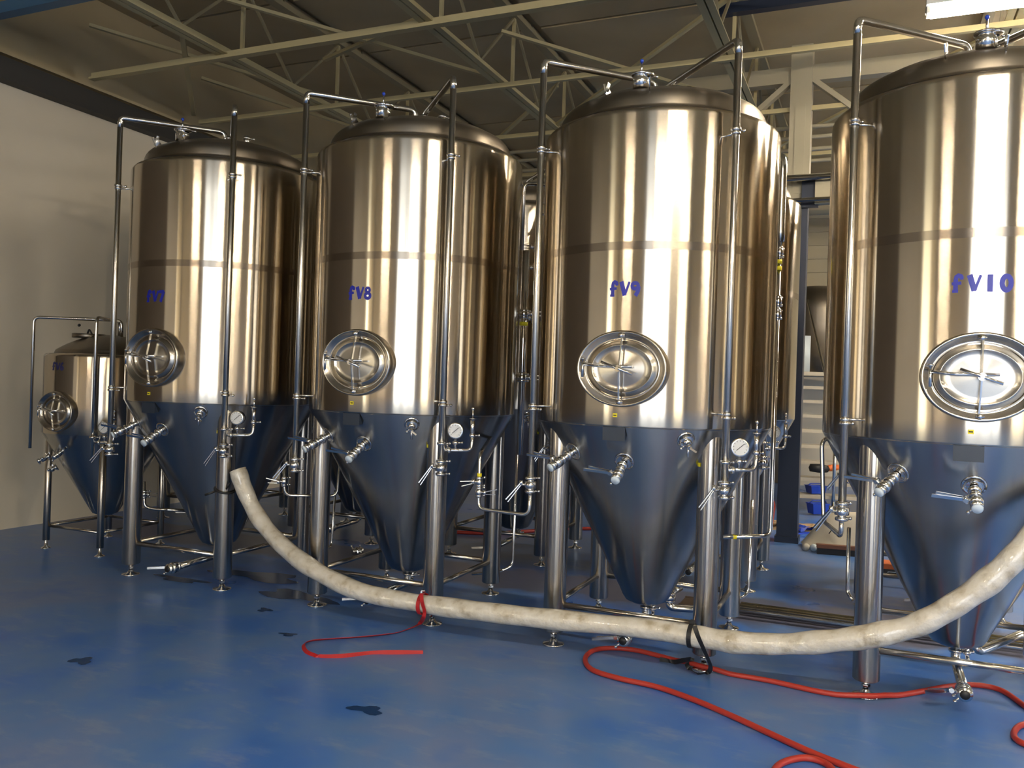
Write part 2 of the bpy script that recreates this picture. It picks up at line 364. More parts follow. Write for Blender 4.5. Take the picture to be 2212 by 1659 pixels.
def lettering(text, parent, hgt, adv, z, rad, ink):
    x0 = -adv * len(text) / 2
    for i, ch in enumerate(text):
        mb = MB()
        for pts, w in GLY[ch]:
            P = [Vector((a, b)) for a, b in pts]; n = len(P); vs = []
            closed = (P[0] - P[-1]).length < 1e-4
            for k in range(n):
                if closed: t = (P[(k + 1) % (n - 1)] - P[(k - 1) % (n - 1)]).normalized()
                else: t = (P[min(k + 1, n - 1)] - P[max(k - 1, 0)]).normalized()
                nn = Vector((-t.y, t.x)) * w * .70
                for q in (P[k] + nn, P[k] - nn):
                    xx = x0 + adv * i + q.x * hgt * .86; zz = z + q.y * hgt; a = xx / rad
                    for rr in (rad + .0012, rad - .004): vs.append((rr * math.sin(a), -rr * math.cos(a), zz))
            fs = []
            for k in range(n - 1):
                a, b = 4 * k, 4 * k + 4
                fs += [(a, b, b + 2, a + 2), (a, a + 1, b + 1, b), (a + 2, b + 2, b + 3, a + 3)]
            fs += [(0, 2, 3, 1), (4 * n - 4, 4 * n - 3, 4 * n - 1, 4 * n - 2)]
            mb.add(vs, fs)
        mb.build('letter' if ch in 'FV' else 'numeral', ink, parent)

def clamp(mb, c, ax, r=.030):
    ax = Vector(ax).normalized(); c = Vector(c)
    mb.lathe([(r * .6, -.012), (r, -.008), (r * 1.08, 0), (r, .008), (r * .6, .012)], 14, c, ax)
    x = ax.orthogonal().normalized(); mb.cyl(c + x * r * .9, c + x * (r + .022), .005, 6); mb.ball(c + x * (r + .024), .009, 8)
def valve(parent, c, ax, hd, name='butterfly_valve', r=.028, cap=False, hl=.13, out=.05):
    """butterfly valve: body between two clamps, twin-blade pull handle; optional end cap"""
    ax = Vector(ax).normalized(); c = Vector(c); hd = Vector(hd).normalized()
    mb = MB(); mb.cyl(c - ax * out, c + ax * out, r * .66, 12); mb.lathe([(r * .7, -.022), (r * 1.15, -.018), (r * 1.15, .018), (r * .7, .022)], 16, c, ax, cap=True)
    clamp(mb, c - ax * (out - .012), ax, r); clamp(mb, c + ax * (out - .012), ax, r)
    o = mb.build(name, M_FIT, parent)
    x = ax.cross(hd);
    if x.length < .1: x = ax.orthogonal()
    x.normalize(); st = (hd - ax * hd.dot(ax)).normalized()
    h = MB(); h.cyl(c + st * r, c + st * (r + .03), .008, 8)
    e = c + st * (r + .03)
    h.bar(e - hd * .01 + ax * .004, e + hd * hl + ax * .016, .016, .005, up=ax); h.bar(e - hd * .01 - ax * .010, e + hd * hl * .85 - ax * .014, .014, .004, up=ax)
    h.cyl(e - hd * .012 - ax * .014, e - hd * .012 + ax * .014, .012, 8); h.build('valve_handle', M_FIT, o)
    if cap:
        MB().lathe([(.001, .0), (r * .86, .0), (r * .95, .006), (r * .86, .012), (.001, .013)], 16, c + ax * (out + .002), ax).build('end_cap', M_CAP, o)
    return o

def manway(t, a=1.0, z=1.60, rb=R):
    """oval manway collar with a domed door held by a yoke and T screw"""
    def ring(mb, prof, seg=48, smooth=True):       # prof: (ax, az, y)
        vs = [];
        for (rx, rz, y) in prof:
            for i in range(seg):
                g = 2 * PI * i / seg; vs.append((rx * math.cos(g), y, z + rz * math.sin(g)))
        n = len(prof); fs = [(j * seg + i, (j + 1) * seg + i, (j + 1) * seg + (i + 1) % seg, j * seg + (i + 1) % seg) for j in range(n - 1) for i in range(seg)]
        return mb.add(vs, fs, smooth)
    def S_(p): return [(x * a, q * a, -(rb + (y) * a)) for x, q, y in p]
    c = ring(MB(), S_([(.247, .203, -.06), (.247, .203, .018), (.243, .199, .028), (.236, .192, .030), (.230, .187, .024), (.208, .166, .004), (.203, .161, .001), (.200, .158, .004), (.1975, .1555, .003), (.194, .152, -.01)]))
    c.build('manway_collar', M_COLLAR, t, label='oval polished collar around the manway')
    d = empty('manway_door', parent=t) if False else ring(MB(), S_([(.193, .151, -.012), (.190, .148, .004), (.170, .131, .006), (.1665, .1275, .011), (.162, .123, .011), (.1585, .1195, .004), (.12, .09, .0085), (.08, .06, .013), (.04, .03, .0175), (.001, .001, .021)])).build('manway_door', M_DOOR, t)
    y = lambda q: -(rb + q * a)
    yk = MB()
    yk.bar((.0, y(.062), z + .01 * a), (.004, y(.030), z + .172 * a), .016 * a, .007); yk.bar((0, y(.062), z - .01 * a), (-.004, y(.030), z - .172 * a), .016 * a, .007)
    yk.build('yoke_bar', M_FIT, d)
    sc = MB(); sc.cyl((0, y(.02), z), (0, y(.10), z), .009 * a, 10); sc.cyl((0, y(.05), z), (0, y(.085), z), .018 * a, 8)
    k = math.radians(random.choice([-20, -60, 10]))
    sc.cyl((-.095 * a * math.cos(k), y(.092), z - .095 * a * math.sin(k)), (.085 * a * math.cos(k), y(.092), z + .085 * a * math.sin(k)), .0075 * a, 8)
    sc.build('screw_handle', M_FIT, d)
    for s in (-1, 1):
        MB().cyl((-.018 * a, y(.03), z + s * .176 * a), (.018 * a, y(.03), z + s * .176 * a), .009 * a, 8).ball((0, y(.034), z + s * .176 * a), .014 * a, 8).build('lug_pin', M_FIT, d)
    hg = MB(); hg.tube([(-.205 * a, y(.045), z + .02 * a), (-.10 * a, y(.055), z + .01 * a), (.07 * a, y(.055), z + .012 * a)], .0075 * a, 8)
    hg.cyl((-.205 * a, y(.045), z - .05 * a), (-.205 * a, y(.045), z + .045 * a), .008 * a, 8); hg.cyl((-.205 * a, y(.045), z + .03 * a), (-.205 * a, y(.01), z + .03 * a), .007, 8); hg.cyl((-.205 * a, y(.045), z + .045 * a), (-.205 * a, y(.045), z + .052 * a), .014 * a, 10)
    hg.build('hinge_arm', M_FIT, d)
    return d

def gauge_set(t, k=1.0, az=313.0, rr=.78, zt=1.09):
    """side branch at the foot of the right riser: pressure gauge and relief valve"""
    c = pol(az, rr, zt); ta = pol(az + 90, 1, 0); L_ = .19 * k
    mb = MB(); mb.tube([c, c + ta * L_, c + ta * L_ + Vector((0, 0, .09))], .0115, 10, .04); clamp(mb, c + ta * .045, ta, .02); clamp(mb, c + Vector((0, 0, .04)), (0, 0, 1), .027)
    g = c + ta * .085; mb.cyl(g, g + Vector((0, 0, .075)), .008, 8); clamp(mb, g + Vector((0, 0, .045)), (0, 0, 1), .018)
    br = mb.build('gauge_branch_pipe', M_PIPE, t)
    gd = Vector((.30, -.95, 0)).normalized(); g = g + Vector((0, 0, .118))
    MB().cyl(g - gd * .018, g + gd * .016, .047, 24).lathe([(.047, .0), (.050, .006), (.047, .012), (.041, .012)], 24, g + gd * .010, gd).build('gauge_case', M_FIT, br)
    dl = MB().cyl(g + gd * .016, g + gd * .018, .041, 24).build('gauge_dial', M_DIAL, br)
    sx = Vector((-gd.y, gd.x, 0)) * 1.0; nd = MB().bar(g + gd * .0195 - sx * .018 - Vector((0, 0, .015)), g + gd * .0195 + sx * .022 + Vector((0, 0, .02)), .003, .0015, up=gd)
    for q in range(11):
        an = math.radians(-135 + 27 * q); e = sx * math.sin(an) + Vector((0, 0, math.cos(an))); nd.bar(g + gd * .0190 + e * .031, g + gd * .0190 + e * .038, .002, .001, up=gd)
    nd.build('gauge_needle', M_INK, br)
    p = c + ta * L_ + Vector((0, 0, .09)); rv = MB(); clamp(rv, p, (0, 0, 1), .019); rv.cyl(p, p + Vector((0, 0, .10)), .014, 12); rv.cyl(p + Vector((0, 0, .10)), p + Vector((0, 0, .106)), .022, 12)
    rv.cyl(p + Vector((0, 0, .1)), p + Vector((0, 0, .155)), .005, 8); rv.ball(p + Vector((0, 0, .162)), .011, 8); rv.build('relief_valve', M_FIT, br)
    return br

def make_tank(detail=True):
    t = empty('fermentation_tank')
    # insulated shell with rounded shoulder, kept as one cylinder
    def zd(r_): return 3.255 - .095 * (r_ / .5) ** 2 if r_ < .5 else 3.16 - (r_ - .5) * .9
    prof = [(R - .02, Z1 - .012), (R - .003, Z1 - .006), (R, Z1 + .004)]
    prof += [(R, z) for z in (1.4, 1.7, 2.0)] + [(R, z) for z in (2.5, 2.75, Z3 + .03)]
    for k in range(1, 7):
        g = PI / 2 * k / 6; prof.append((R - .034 + .034 * math.cos(g), Z3 + .03 + .034 * math.sin(g)))
    MB().lathe(prof, 128).build('shell', M_SHELL, t)
    MB().lathe([(R + .0007, Z2 - .022), (R + .0007, Z2 + .022)], 128).build('weld_band', M_BAND, t)
    dome = [(R - .028, Z3 + .066), (R - .034, Z3 + .064), (R - .074, Z3 + .084), (.616, Z3 + .084), (.614, Z3 + .10)]
    for k in range(1, 7):
        g = PI / 2 * k / 7; dome.append((.514 + .10 * math.cos(g), Z3 + .11 + .10 * math.sin(g)))
    for k in range(12):
        q = 1 - k / 11; dome.append((max(.50 * q, .001), zd(.50 * q)))
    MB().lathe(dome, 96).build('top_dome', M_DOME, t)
    cone = [(R - .004, Z1 - .004)] + [(coner(zz), zz) for zz in (1.28, 1.0, .7, .45, .30)]
    cone += [(.150 - .004, .255), (.125, .225), (.085, .207), (.04, .200), (.001, .199)]
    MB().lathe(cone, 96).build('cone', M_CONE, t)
    # legs
    for q in range(4):
        az = 225 + 90 * q; c = pol(az, .61, 0)
        lg = MB().lathe([(.001, .082), (.058, .082), (.064, .088), (.064, 1.262)], 32, c).build('leg', M_LEG, t)
        ft = MB(); ft.lathe([(.001, 0), (.062, 0), (.065, .004), (.060, .009), (.026, .016), (.018, .030), (.014, .036)], 24, c).cyl(c + Vector((0, 0, .03)), c + Vector((0, 0, .084)), .012, 10)
        ft.lathe([(.012, .045), (.021, .048), (.021, .060), (.012, .063)], 6, c, smooth=False); ft.build('levelling_foot', M_FIT, lg)
    for q in range(4):
        a, b = pol(225 + 90 * q, .61, .235), pol(315 + 90 * q, .61, .235); d = (b - a).normalized()
        MB().cyl(a + d * .06, b - d * .06, .0175, 12).build('leg_brace', M_BRACE, t)
    # risers
    def riser(az, zt, zb, side):
        a, b = pol(az, .78, zb), pol(az, .78, zt); mb = MB()
        e = pol(az, .05, zt - .01); k_ = pol(az, .78, zt - .072); mb.tube([a, k_], .0195, 20)
        clamp(mb, pol(az, .78, 2.86), (0, 0, 1), .026); clamp(mb, pol(az, .78, 1.36), (0, 0, 1), .026)
        o = mb.build('riser_pipe', M_RISER, t)
        MB().tube([k_ - Vector((0, 0, .002)), b, e, pol(az, .045, 3.25)], .0196, 14, .07).build('arch_pipe', M_PIPE, t)
        for zz in (2.84, 1.38):
            MB().tube([pol(az, .765, zz), pol(az + side * 2.5, .69, zz)], .006, 8).lathe([(.021, -.008), (.025, -.006), (.025, .006), (.021, .008)], 14, pol(az, .78, zz)).build('pipe_bracket', M_FIT, o)
        return o
    riser(223.5, 3.36, .96, 1); riser(313.0, 3.325, 1.02, -1)
    valve(t, pol(223.5, .78, .925), (0, 0, 1), (-.55, -.25, -.8), r=.030)
    valve(t, pol(313.0, .78, .985), (0, 0, 1), (-.5, -.2, -.85), r=.030)
    gauge_set(t)
    # dome fittings
    c = Vector((0, -.50, zd(.5) - .01)); pv = MB().cyl(c, c + Vector((0, 0, .085)), .046, 24); pv.lathe([(.046, .0), (.056, .003), (.056, .012), (.046, .015)], 24, c + Vector((0, 0, .07))); clamp(pv, c + Vector((.03, 0, .075)), (0, 0, 1), .04)
    pv.cyl(c + Vector((0, 0, .085)), c + Vector((0, 0, .15)), .005, 8); o = pv.build('pressure_vacuum_valve', M_FIT, t); MB().ball(c + Vector((0, 0, .155)), .011, 8).build('blue_knob', M_BLUECAP, o)
    for az in (253, 277):
        b = pol(az, .575, zd(.575) - .01); q = pol(az, 1, 0); s_ = Vector((-q.y, q.x, 0)); mb = MB()
        mb.bar(b - q * .03, b + q * .02 + Vector((0, 0, .055)), .006, .05, up=q); mb.bar(b + q * .02 + Vector((0, 0, .045)), b + q * .005 + Vector((0, 0, .10)), .006, .022, up=q); mb.bar(b + q * .03 + Vector((0, 0, .05)), b + q * .045 + Vector((0, 0, .085)), .006, .016, up=q)
        mb.build('lifting_lug', M_FIT, t)
    for (x, y, r_, h_) in ((.16, -.02, .022, .07), (-.02, .12, .03, .06), (.06, -.10, .018, .05)):
        zz = zd(math.hypot(x, y)) - .01; mb = MB().cyl((x, y, zz), (x, y, zz + h_), r_, 16); clamp(mb, (x, y, zz + h_ - .015), (0, 0, 1), r_ + .006); mb.build('top_nozzle', M_FIT, t)
    # front fittings on the cone
    cn = Vector((0, -.88, -.47)).normalized()
    def on(az, zz): return pol(az, coner(zz), zz)
    def nrm(az, dz=-.47): q = pol(az, .88, 0); return Vector((q.x, q.y, dz)).normalized()
    for az, zz, hd in ((270, 1.10, (-1, -.1, .12)), (238.5, 1.13, (-1, -.1, .15))):
        b, q = on(az, zz), nrm(az); mb = MB().cyl(b - q * .02, b + q * .10, .019, 14); clamp(mb, b + q * .045, q, .028); mb.lathe([(.001, .004), (.052, .003), (.055, .0), (.03, .010), (.02, .012)], 20, b, q); p_ = mb.build('cone_nozzle', M_FIT, t)
        valve(p_, b + q * .125, q, hd, r=.026, cap=True) if False else None
        valve(t, b + q * .125, q, hd, r=.026, cap=True)
    b, q = on(299.5, 1.235), nrm(299.5); mb = MB().lathe([(.001, .004), (.046, .003), (.048, 0), (.02, .012)], 18, b, q); mb.cyl(b, b + q * .045, .014, 12); clamp(mb, b + q * .03, q, .022); e = b + q * .05
    mb.cyl(e, e + Vector((0, 0, -.065)), .007, 8); mb.cyl(e, e + q * .03, .012, 10); mb.bar(e + q * .03, e + q * .03 + Vector((.035, 0, -.02)), .006, .01); mb.build('sample_valve', M_FIT, t)
    # nameplate on the cone
    q = pol(267, 1, 0); b = pol(267, R - .006, 1.252); s_ = Vector((-q.y, q.x, 0))
    M_ = Matrix((s_, Vector((0, 0, 1)), q)).transposed()
    MB().box(b, (.125, .072, .003), M_).box(b - s_ * .055 - q * .02, (.008, .06, .035), M_).box(b + s_ * .055 - q * .02, (.008, .06, .035), M_).build('name_plate', M_PLATE, t)
    # outlet, dump pipe and dump valve at the floor
    mb = MB().tube([(0, 0, .205), (0, 0, .115), (0, -.40, .105)], .024, 14, .06); clamp(mb, (0, 0, .175), (0, 0, 1), .034); mb.build('dump_pipe', M_PIPE, t)
    o = valve(t, (0, -.455, .104), (0, -1, 0), (-.9, -.45, -.05), name='dump_valve', r=.034, hl=.12)
    MB().lathe([(.001, .002), (.022, .002), (.024, -.01)], 18, (0, -.506, .104), (0, -1, 0)).build('open_bore', M_BLK, o)
    mb = MB().tube([(.05, -.02, .21), (.05, -.02, .16), (.055, -.05, .135)], .010, 10, .02); clamp(mb, (.05, -.02, .175), (0, 0, 1), .018); mb.build('drain_fitting', M_FIT, t)
    # stickers
    for az, zz, rr in ((267.5, 1.352, R + .0014),):
        p0 = pol(az, rr, zz); MB().box(p0, (.003, .024, .020), rz=math.radians(az)).build('yellow_sticker', M_YEL, t)
        MB().box(pol(az, rr + .0015, zz), (.002, .017, .006), rz=math.radians(az)).build('sticker_text', M_INK, t)
    p0 = pol(308, .61 + .0, 1.06) ; c = pol(315, .61, 0); p0 = c + Vector((-.052, -.041, 1.10)); MB().box(p0, (.003, .024, .020), rz=math.radians(218)).build('yellow_sticker', M_YEL, t)
    manway(t)
    return t

TC = {7: (-2.205, 6.425), 8: (-.672, 5.756), 9: (.856, 5.087), 10: (2.384, 4.419)}
proto = make_tank()
KIDS = {}
for o in list(S.objects):
    if o.parent: KIDS.setdefault(o.parent, []).append(o)
tanks = {}
for k in (8, 7, 9, 10, 21, 22, 23, 24):
    t = proto if k == 8 else copy_tree(proto, KIDS)
    tanks[k] = t; t['category'] = 'tank'; t.rotation_euler.z = TH
    if k < 20: t.location = (*TC[k], 0); t['group'] = 'tall fermentation tanks in the front row'
LAB = {7: 'tall steel fermentation tank marked FV7, leftmost of the four tall ones', 8: 'tall steel fermentation tank marked FV8, behind the red strap',
       9: 'tall steel fermentation tank marked FV9, behind the black strap', 10: 'tall steel fermentation tank marked FV10, cut off by the right edge'}
for k, s_ in LAB.items(): tanks[k]['label'] = s_
for k, du, s_ in ((21, -4.59, 'second-row steel tank in the dark behind FV7'), (22, -2.92, 'second-row steel tank in the dark behind the gap of FV7 and FV8'), (23, -1.25 - .02, 'second-row steel tank with rounded cone end seen between FV8 and FV9'), (24, .42, 'second-row steel tank whose shell peeps out right of FV9')):
    p = uv(du, 5.0 + 1.95 if k > 20 else 0); 
    tanks[k].location = p; tanks[k]['label'] = s_; tanks[k]['group'] = 'tall fermentation tanks in the second row'
# align second row to what the photograph shows
tanks[23].location = (.066, 7.548, 0); tanks[24].location = (1.594, 6.880, 0); tanks[22].location = (-1.462, 8.216, 0); tanks[21].location = (-2.99, 8.884, 0)
t25 = copy_tree(proto, KIDS); t25['category'] = 'tank'; t25.rotation_euler.z = TH; t25.location = (3.122, 6.212, 0); t25['label'] = 'second-row steel tank hidden behind FV10, its leg showing'; t25['group'] = 'tall fermentation tanks in the second row'
for k, txt, adv in ((7, 'FV7', .056), (8, 'FV8', .056), (9, 'FV9', .056), (10, 'FV10', .064)):
    lettering(txt, tanks[k], .078, adv, 1.985, R, M_BLUEINK)

# small tank at the far left
sm = empty('fermentation_tank', (-3.44, 7.17, 0), TH, 'small dark steel tank marked FV6 in the left corner', 'tank')
def small_tank(t):
    r, z1, z3, a = .50, .98, 1.60, .72
    MB().lathe([(r - .01, z1 - .01), (r, z1)] + [(r, zz) for zz in (1.2, 1.4, z3)] + [(r - .03 + .03 * math.cos(g * PI / 8), z3 + .03 * math.sin(g * PI / 8)) for g in range(1, 5)], 96).build('shell', M_SHELL, t)
    d = [(r - .028, z3 + .03), (r - .075, z3 + .034), (r - .085, z3 + .060)] + [(max((r - .09) * (1 - k / 10), .001), z3 + .065 + .14 * (1 - (1 - k / 10) ** 2)) for k in range(11)]
    MB().lathe(d, 72).build('top_dome', M_DOME, t)
    MB().lathe([(r - .003, z1 - .003), (.12, .32), (.10, .29), (.05, .27), (.001, .265)], 72).build('cone', M_CONE, t)
    for q in range(4):
        c = pol(225 + 90 * q, .44, 0); lg = MB().cyl(c + Vector((0, 0, .07)), c + Vector((0, 0, .93)), .028, 20).build('leg', M_LEG, t)
        MB().lathe([(.001, 0), (.04, 0), (.04, .006), (.015, .02), (.010, .07)], 16, c).build('levelling_foot', M_FIT, lg)
    for q in range(4):
        MB().cyl(pol(225 + 90 * q, .43, .19), pol(315 + 90 * q, .43, .19), .012, 10).build('leg_brace', M_BRACE, t)
    manway(t, .80, 1.16, r)
    mb = MB().tube([pol(217, .60, .83), pol(217, .60, 1.93), pol(217, .0, 1.93) + Vector((.12, 0, 0)), Vector((.12, 0, 1.78))], .014, 10, .05); mb.build('riser_pipe', M_PIPE, t)
    mb = MB().tube([pol(308, .56, .80), pol(308, .56, 1.92), Vector((.10, 0, 1.92)), Vector((.10, 0, 1.80))], .014, 10, .05); mb.build('riser_pipe', M_PIPE, t)
    c = Vector((-.12, -.12, z3 + .17)); MB().cyl(c, c + Vector((0, 0, .035)), .13, 24).build('top_hatch', M_DOME, t)
    mb = MB().tube([c + Vector((-.02, 0, .03)), c + Vector((0, 0, .08)), c + Vector((.04, 0, .03))], .007, 8, .02); mb.ball(c + Vector((-.12, 0, .11)), .013, 8); mb.build('hatch_handle', M_BLK, t)
    for az, zz in ((238, .80), (275, .86), (225, .70)):
        rr = .12 + (r - .12) * (zz - .32) / (z1 - .32); b = pol(az, rr, zz); q = (pol(az, .88, 0) + Vector((0, 0, -.45))).normalized()
        valve(t, b + q * .09, q, (.7, -.2, .35), r=.02, cap=False, hl=.10)
    gauge_set(t, .8, 308, .56, .93)
small_tank(sm)
lettering('FV6', sm, .062, .044, 1.49, .50, M_NAVYINK)

# ------------------------------------------------------------------ insulated white hose slung in front of the tanks
hp = [at(514, 1016, 5.76), at(530, 1062, 5.74), at(560, 1120, 5.68), at(612, 1180, 5.52), at(683, 1233, 5.34), at(780, 1278, 5.16), at(913, 1304, 5.00), at(1050, 1322, 4.84), at(1196, 1338, 4.70), at(1400, 1358, 4.50),
      at(1520, 1377, 4.36), at(1600, 1388, 4.28), at(1700, 1391, 4.18), at(1810, 1383, 4.06), at(1890, 1372, 3.99), at(1979, 1350, 3.92), at(2060, 1308, 3.85), at(2140, 1252, 3.80), at(2200, 1195, 3.76), at(2260, 1120, 3.75), at(2300, 1030, 3.78)]
Q = spline(hp, 8)
def wob(t): return .0555 + .0035 * math.sin(t * 61) * math.sin(t * 23 + 1) + .002 * math.sin(t * 143)
hs = MB().tube(Q, .057, 28, rad=wob); hose = hs.build('insulated_hose', M_HOSE)
tag(hose, 'long white plastic-wrapped hose sagging in front of the tank legs', 'hose')
d0 = (Q[0] - Q[1]).normalized()
MB().lathe([(.054, -.004), (.0575, -.002), (.0575, .004), (.046, .004), (.044, -.003), (.001, -.004)], 24, Q[0], d0).build('hose_end', M_HOSE, hose)

# ------------------------------------------------------------------ red rubber hose on the floor
def floorpath(pts, z=.014, n=8): return spline([onz(x, y, z) for x, y in pts], n)
rp = [(2330, 1610), (2260, 1560), (2212, 1524), (2160, 1490), (2100, 1479), (2040, 1484), (1960, 1499), (1880, 1508), (1780, 1496), (1660, 1470), (1530, 1447), (1440, 1421), (1370, 1404), (1315, 1400), (1280, 1406), (1264, 1424), (1280, 1447), (1340, 1466), (1420, 1484), (1500, 1512), (1580, 1546), (1660, 1583), (1750, 1624), (1830, 1656), (1900, 1684), (2000, 1740)]
rpts = floorpath(rp)
for q_ in rpts:                                        # the hose rides over the round foot plates
    for fk in (9, 10):
        for az_ in (225, 315):
            c_ = Vector((*TC[fk], 0)) + Matrix.Rotation(TH, 3, 'Z') @ pol(az_, .61, 0); d_ = math.hypot(q_.x - c_.x, q_.y - c_.y)
            if d_ < .16: q_.z += .011 * min(1, (.16 - d_) / .07)
rh = MB().tube(rpts, .0135, 12).build('rubber_hose', M_RED); tag(rh, 'long red rubber hose looping on the blue floor in the foreground', 'hose')
rh2 = MB().tube(floorpath([(1640, 1740), (1668, 1672), (1690, 1648), (1735, 1637), (1775, 1645), (1802, 1666), (1830, 1720)]), .0135, 12).build('rubber_hose', M_RED)
tag(rh2, 'short arc of red hose at the bottom edge', 'hose')
rh3 = MB().tube(floorpath([(2290, 1562), (2240, 1561), (2203, 1568), (2190, 1586), (2204, 1603), (2250, 1618), (2320, 1630)]), .0135, 12).build('rubber_hose', M_RED)
tag(rh3, 'red hose loop at the lower right edge', 'hose')
rh4 = MB().tube(floorpath([(860, 1140), (960, 1148), (1060, 1152), (1130, 1148), (1240, 1142), (1400, 1143), (1540, 1144), (1620, 1120), (1640, 1110)], .018), .018, 8).build('rubber_hose', M_RED)
tag(rh4, 'dull red hose lying far back on the floor behind the tanks', 'hose')

# flat straps
def ribbon(pts, w, th, m, name, wv=(0, 0, 1), twist=None):
    P = [Vector(p) for p in pts]; mb = MB(); vs = []; n = len(P)
    for i in range(n):
        t = (P[min(i + 1, n - 1)] - P[max(i - 1, 0)]).normalized(); x = Vector(wv)
        if twist: x = Matrix.Rotation(twist(i / (n - 1)), 3, t) @ x
        x = (x - t * x.dot(t)).normalized(); y = t.cross(x)
        vs += [P[i] + x * w / 2 + y * th / 2, P[i] - x * w / 2 + y * th / 2, P[i] - x * w / 2 - y * th / 2, P[i] + x * w / 2 - y * th / 2]
    fs = [(4 * i + a, 4 * i + (a + 1) % 4, 4 * i + 4 + (a + 1) % 4, 4 * i + 4 + a) for i in range(n - 1) for a in range(4)] + [(3, 2, 1, 0), (4 * n - 4, 4 * n - 3, 4 * n - 2, 4 * n - 1)]
    mb.add(vs, fs); return mb
def loop_strap(px, py, Y, m, name, label, tail, w=.024):
    # loop round the hose, buckle, then a tail that falls to the floor
    c = at(px, py, Y); i = min(range(len(Q)), key=lambda k: (Q[k] - c).length); c = Q[i]; t = (Q[i + 1] - Q[i - 1]).normalized()
    x = Vector((0, 0, 1)); x = (x - t * x.dot(t)).normalized(); y = t.cross(x)
    root = empty(name, c, 0, label, 'strap')
    ringp = [(x * math.cos(a) + y * math.sin(a)) * .063 for a in [2 * PI * k / 28 for k in range(29)]]
    ribbon(ringp, w, .003, m, 'loop', t).build('strap_loop', m, root)
    bk = MB().box(x * .068, (w * 1.2, .012, .018)); bk.box(x * .078, (w * .8, .008, .010)); bk.build('buckle', M_FIT if m is M_REDSTRAP else M_BLK, root)
    tl = ribbon([p - c for p in tail], w, .0025, m, 'tail', t, lambda q: q * 1.1).build('strap_tail', m, root)
    return root
c = at(913, 1283, 4.97)
tail = spline([at(910, 1284, 4.93), at(912, 1302, 4.92), at(917, 1322, 4.93), at(914, 1336, 4.95), onz(908, 1345, .02), onz(898, 1352, .01), onz(875, 1361, .005), onz(850, 1368, .005), onz(790, 1375, .008), onz(720, 1380, .005), onz(675, 1384, .006), onz(656, 1392, .006), onz(662, 1408, .006), onz(690, 1418, .005), onz(740, 1417, .008), onz(800, 1411, .006), onz(850, 1409, .010), onz(914, 1410, .005)], 6)
loop_strap(913, 1304, 5.0, M_REDSTRAP, 'ratchet_strap', 'red webbing strap tied round the white hose, tail on the floor', tail)
tail = spline([at(1500, 1352, 4.24), at(1508, 1375, 4.22), at(1519, 1400, 4.22), at(1530, 1425, 4.24), at(1535, 1440, 4.27), onz(1530, 1452, .012), onz(1508, 1455, .010), onz(1490, 1445, .014), onz(1484, 1432, .05), onz(1496, 1424, .10), onz(1478, 1426, .05), onz(1455, 1430, .01), onz(1425, 1424, .012)], 6)
loop_strap(1500, 1372, 4.38, M_BLK, 'ratchet_strap', 'black strap tied round the white hose at the FV9 leg', tail)
# black tie on the FV7 leg
c = Vector((*TC[7], 0)) + Matrix.Rotation(TH, 3, 'Z') @ pol(315, .61, 0); c.z = .70
tie = MB().tube([c + Vector((.068 * math.cos(a), .068 * math.sin(a), .02 * math.sin(a - .6))) for a in [2 * PI * k / 20 for k in range(21)]], .009, 6)
tie.tube([c + Vector((-.05, -.055, -.01)), c + Vector((-.085, -.07, -.025)), c + Vector((-.115, -.06, -.035))], .008, 6); tie.tube([c + Vector((.03, -.066, .01)), c + Vector((.05, -.075, .04)), c + Vector((.055, -.07, .055))], .006, 6)
tag(tie.build('cable_tie', M_BLK), 'black tie knotted round the right front leg of FV7', 'tie')

# ------------------------------------------------------------------ pipework between the tanks
def pipeline(name, pts, r, label, fil=.05, fits=(), group=None, m=M_PIPE, yel=()):
    root = empty(name, pts[0], 0, label, 'pipe', group); o = Vector(pts[0])
    MB().tube([Vector(p) - o for p in pts], r, 12, fil).build('pipe', m, root)
    for p, ax, hd in fits:
        valve(root, Vector(p) - o, ax, hd, r=max(r * 1.5, .018), hl=.07, out=.035)
    for p in yel:
        MB().lathe([(r * 1.05, -.012), (r * 1.25, -.012), (r * 1.25, .012), (r * 1.05, .012)], 12, Vector(p) - o).build('yellow_band', M_YEL, root)
    return root
def tl(k, v): return Vector((*TC[k], 0)) + Matrix.Rotation(TH, 3, 'Z') @ Vector(v)
a9 = tl(9, pol(223.5, .78, .885)); z = .75
p1 = Vector((a9.x, a9.y, z)); p2 = at(1033, 1108, 5.0); p2.z = z
pipeline('jumper_pipe', [a9, p1, p2, p2 + Vector((0, 0, .33)), p2 + Vector((.05, .5, .40))], .0115, 'U-shaped steel pipe under the left riser valve of FV9', fits=[(p2 + Vector((0, 0, .16)), (0, 0, 1), (-1, -.2, -.2)), (p2 + Vector((0, 0, .10)), (0, 0, 1), (.9, -.3, .1))], yel=[p2 + Vector((0, 0, .20))])
q1 = at(613, 1010, 5.62); q2 = at(615, 1070, 5.62); q3 = at(728, 1072, 5.72); q4 = at(733, 1010, 5.78)
pipeline('jumper_pipe', [q1, q2, q3, q4, q4 + Vector((0, .2, .1))], .010, 'U-shaped steel pipe looping behind the left front leg of FV8', fits=[((q1 + q2) / 2, (0, 0, 1), (-.9, -.3, .1))])
a10 = tl(10, pol(223.5, .78, .885)); q2 = at(1779, 1126, 4.6); q1 = Vector((a10.x, a10.y, q2.z)); q3 = at(1775, 950, 4.62)
pipeline('jumper_pipe', [a10, q1, q2, q3, q3 + Vector((.30, .22, .04))], .0115, 'L-shaped steel pipe at the left riser valve of FV10')
q1 = at(1560, 1160, 5.05); q2 = at(1664, 1158, 5.12); q3 = Vector((q2.x, q2.y, 2.42))
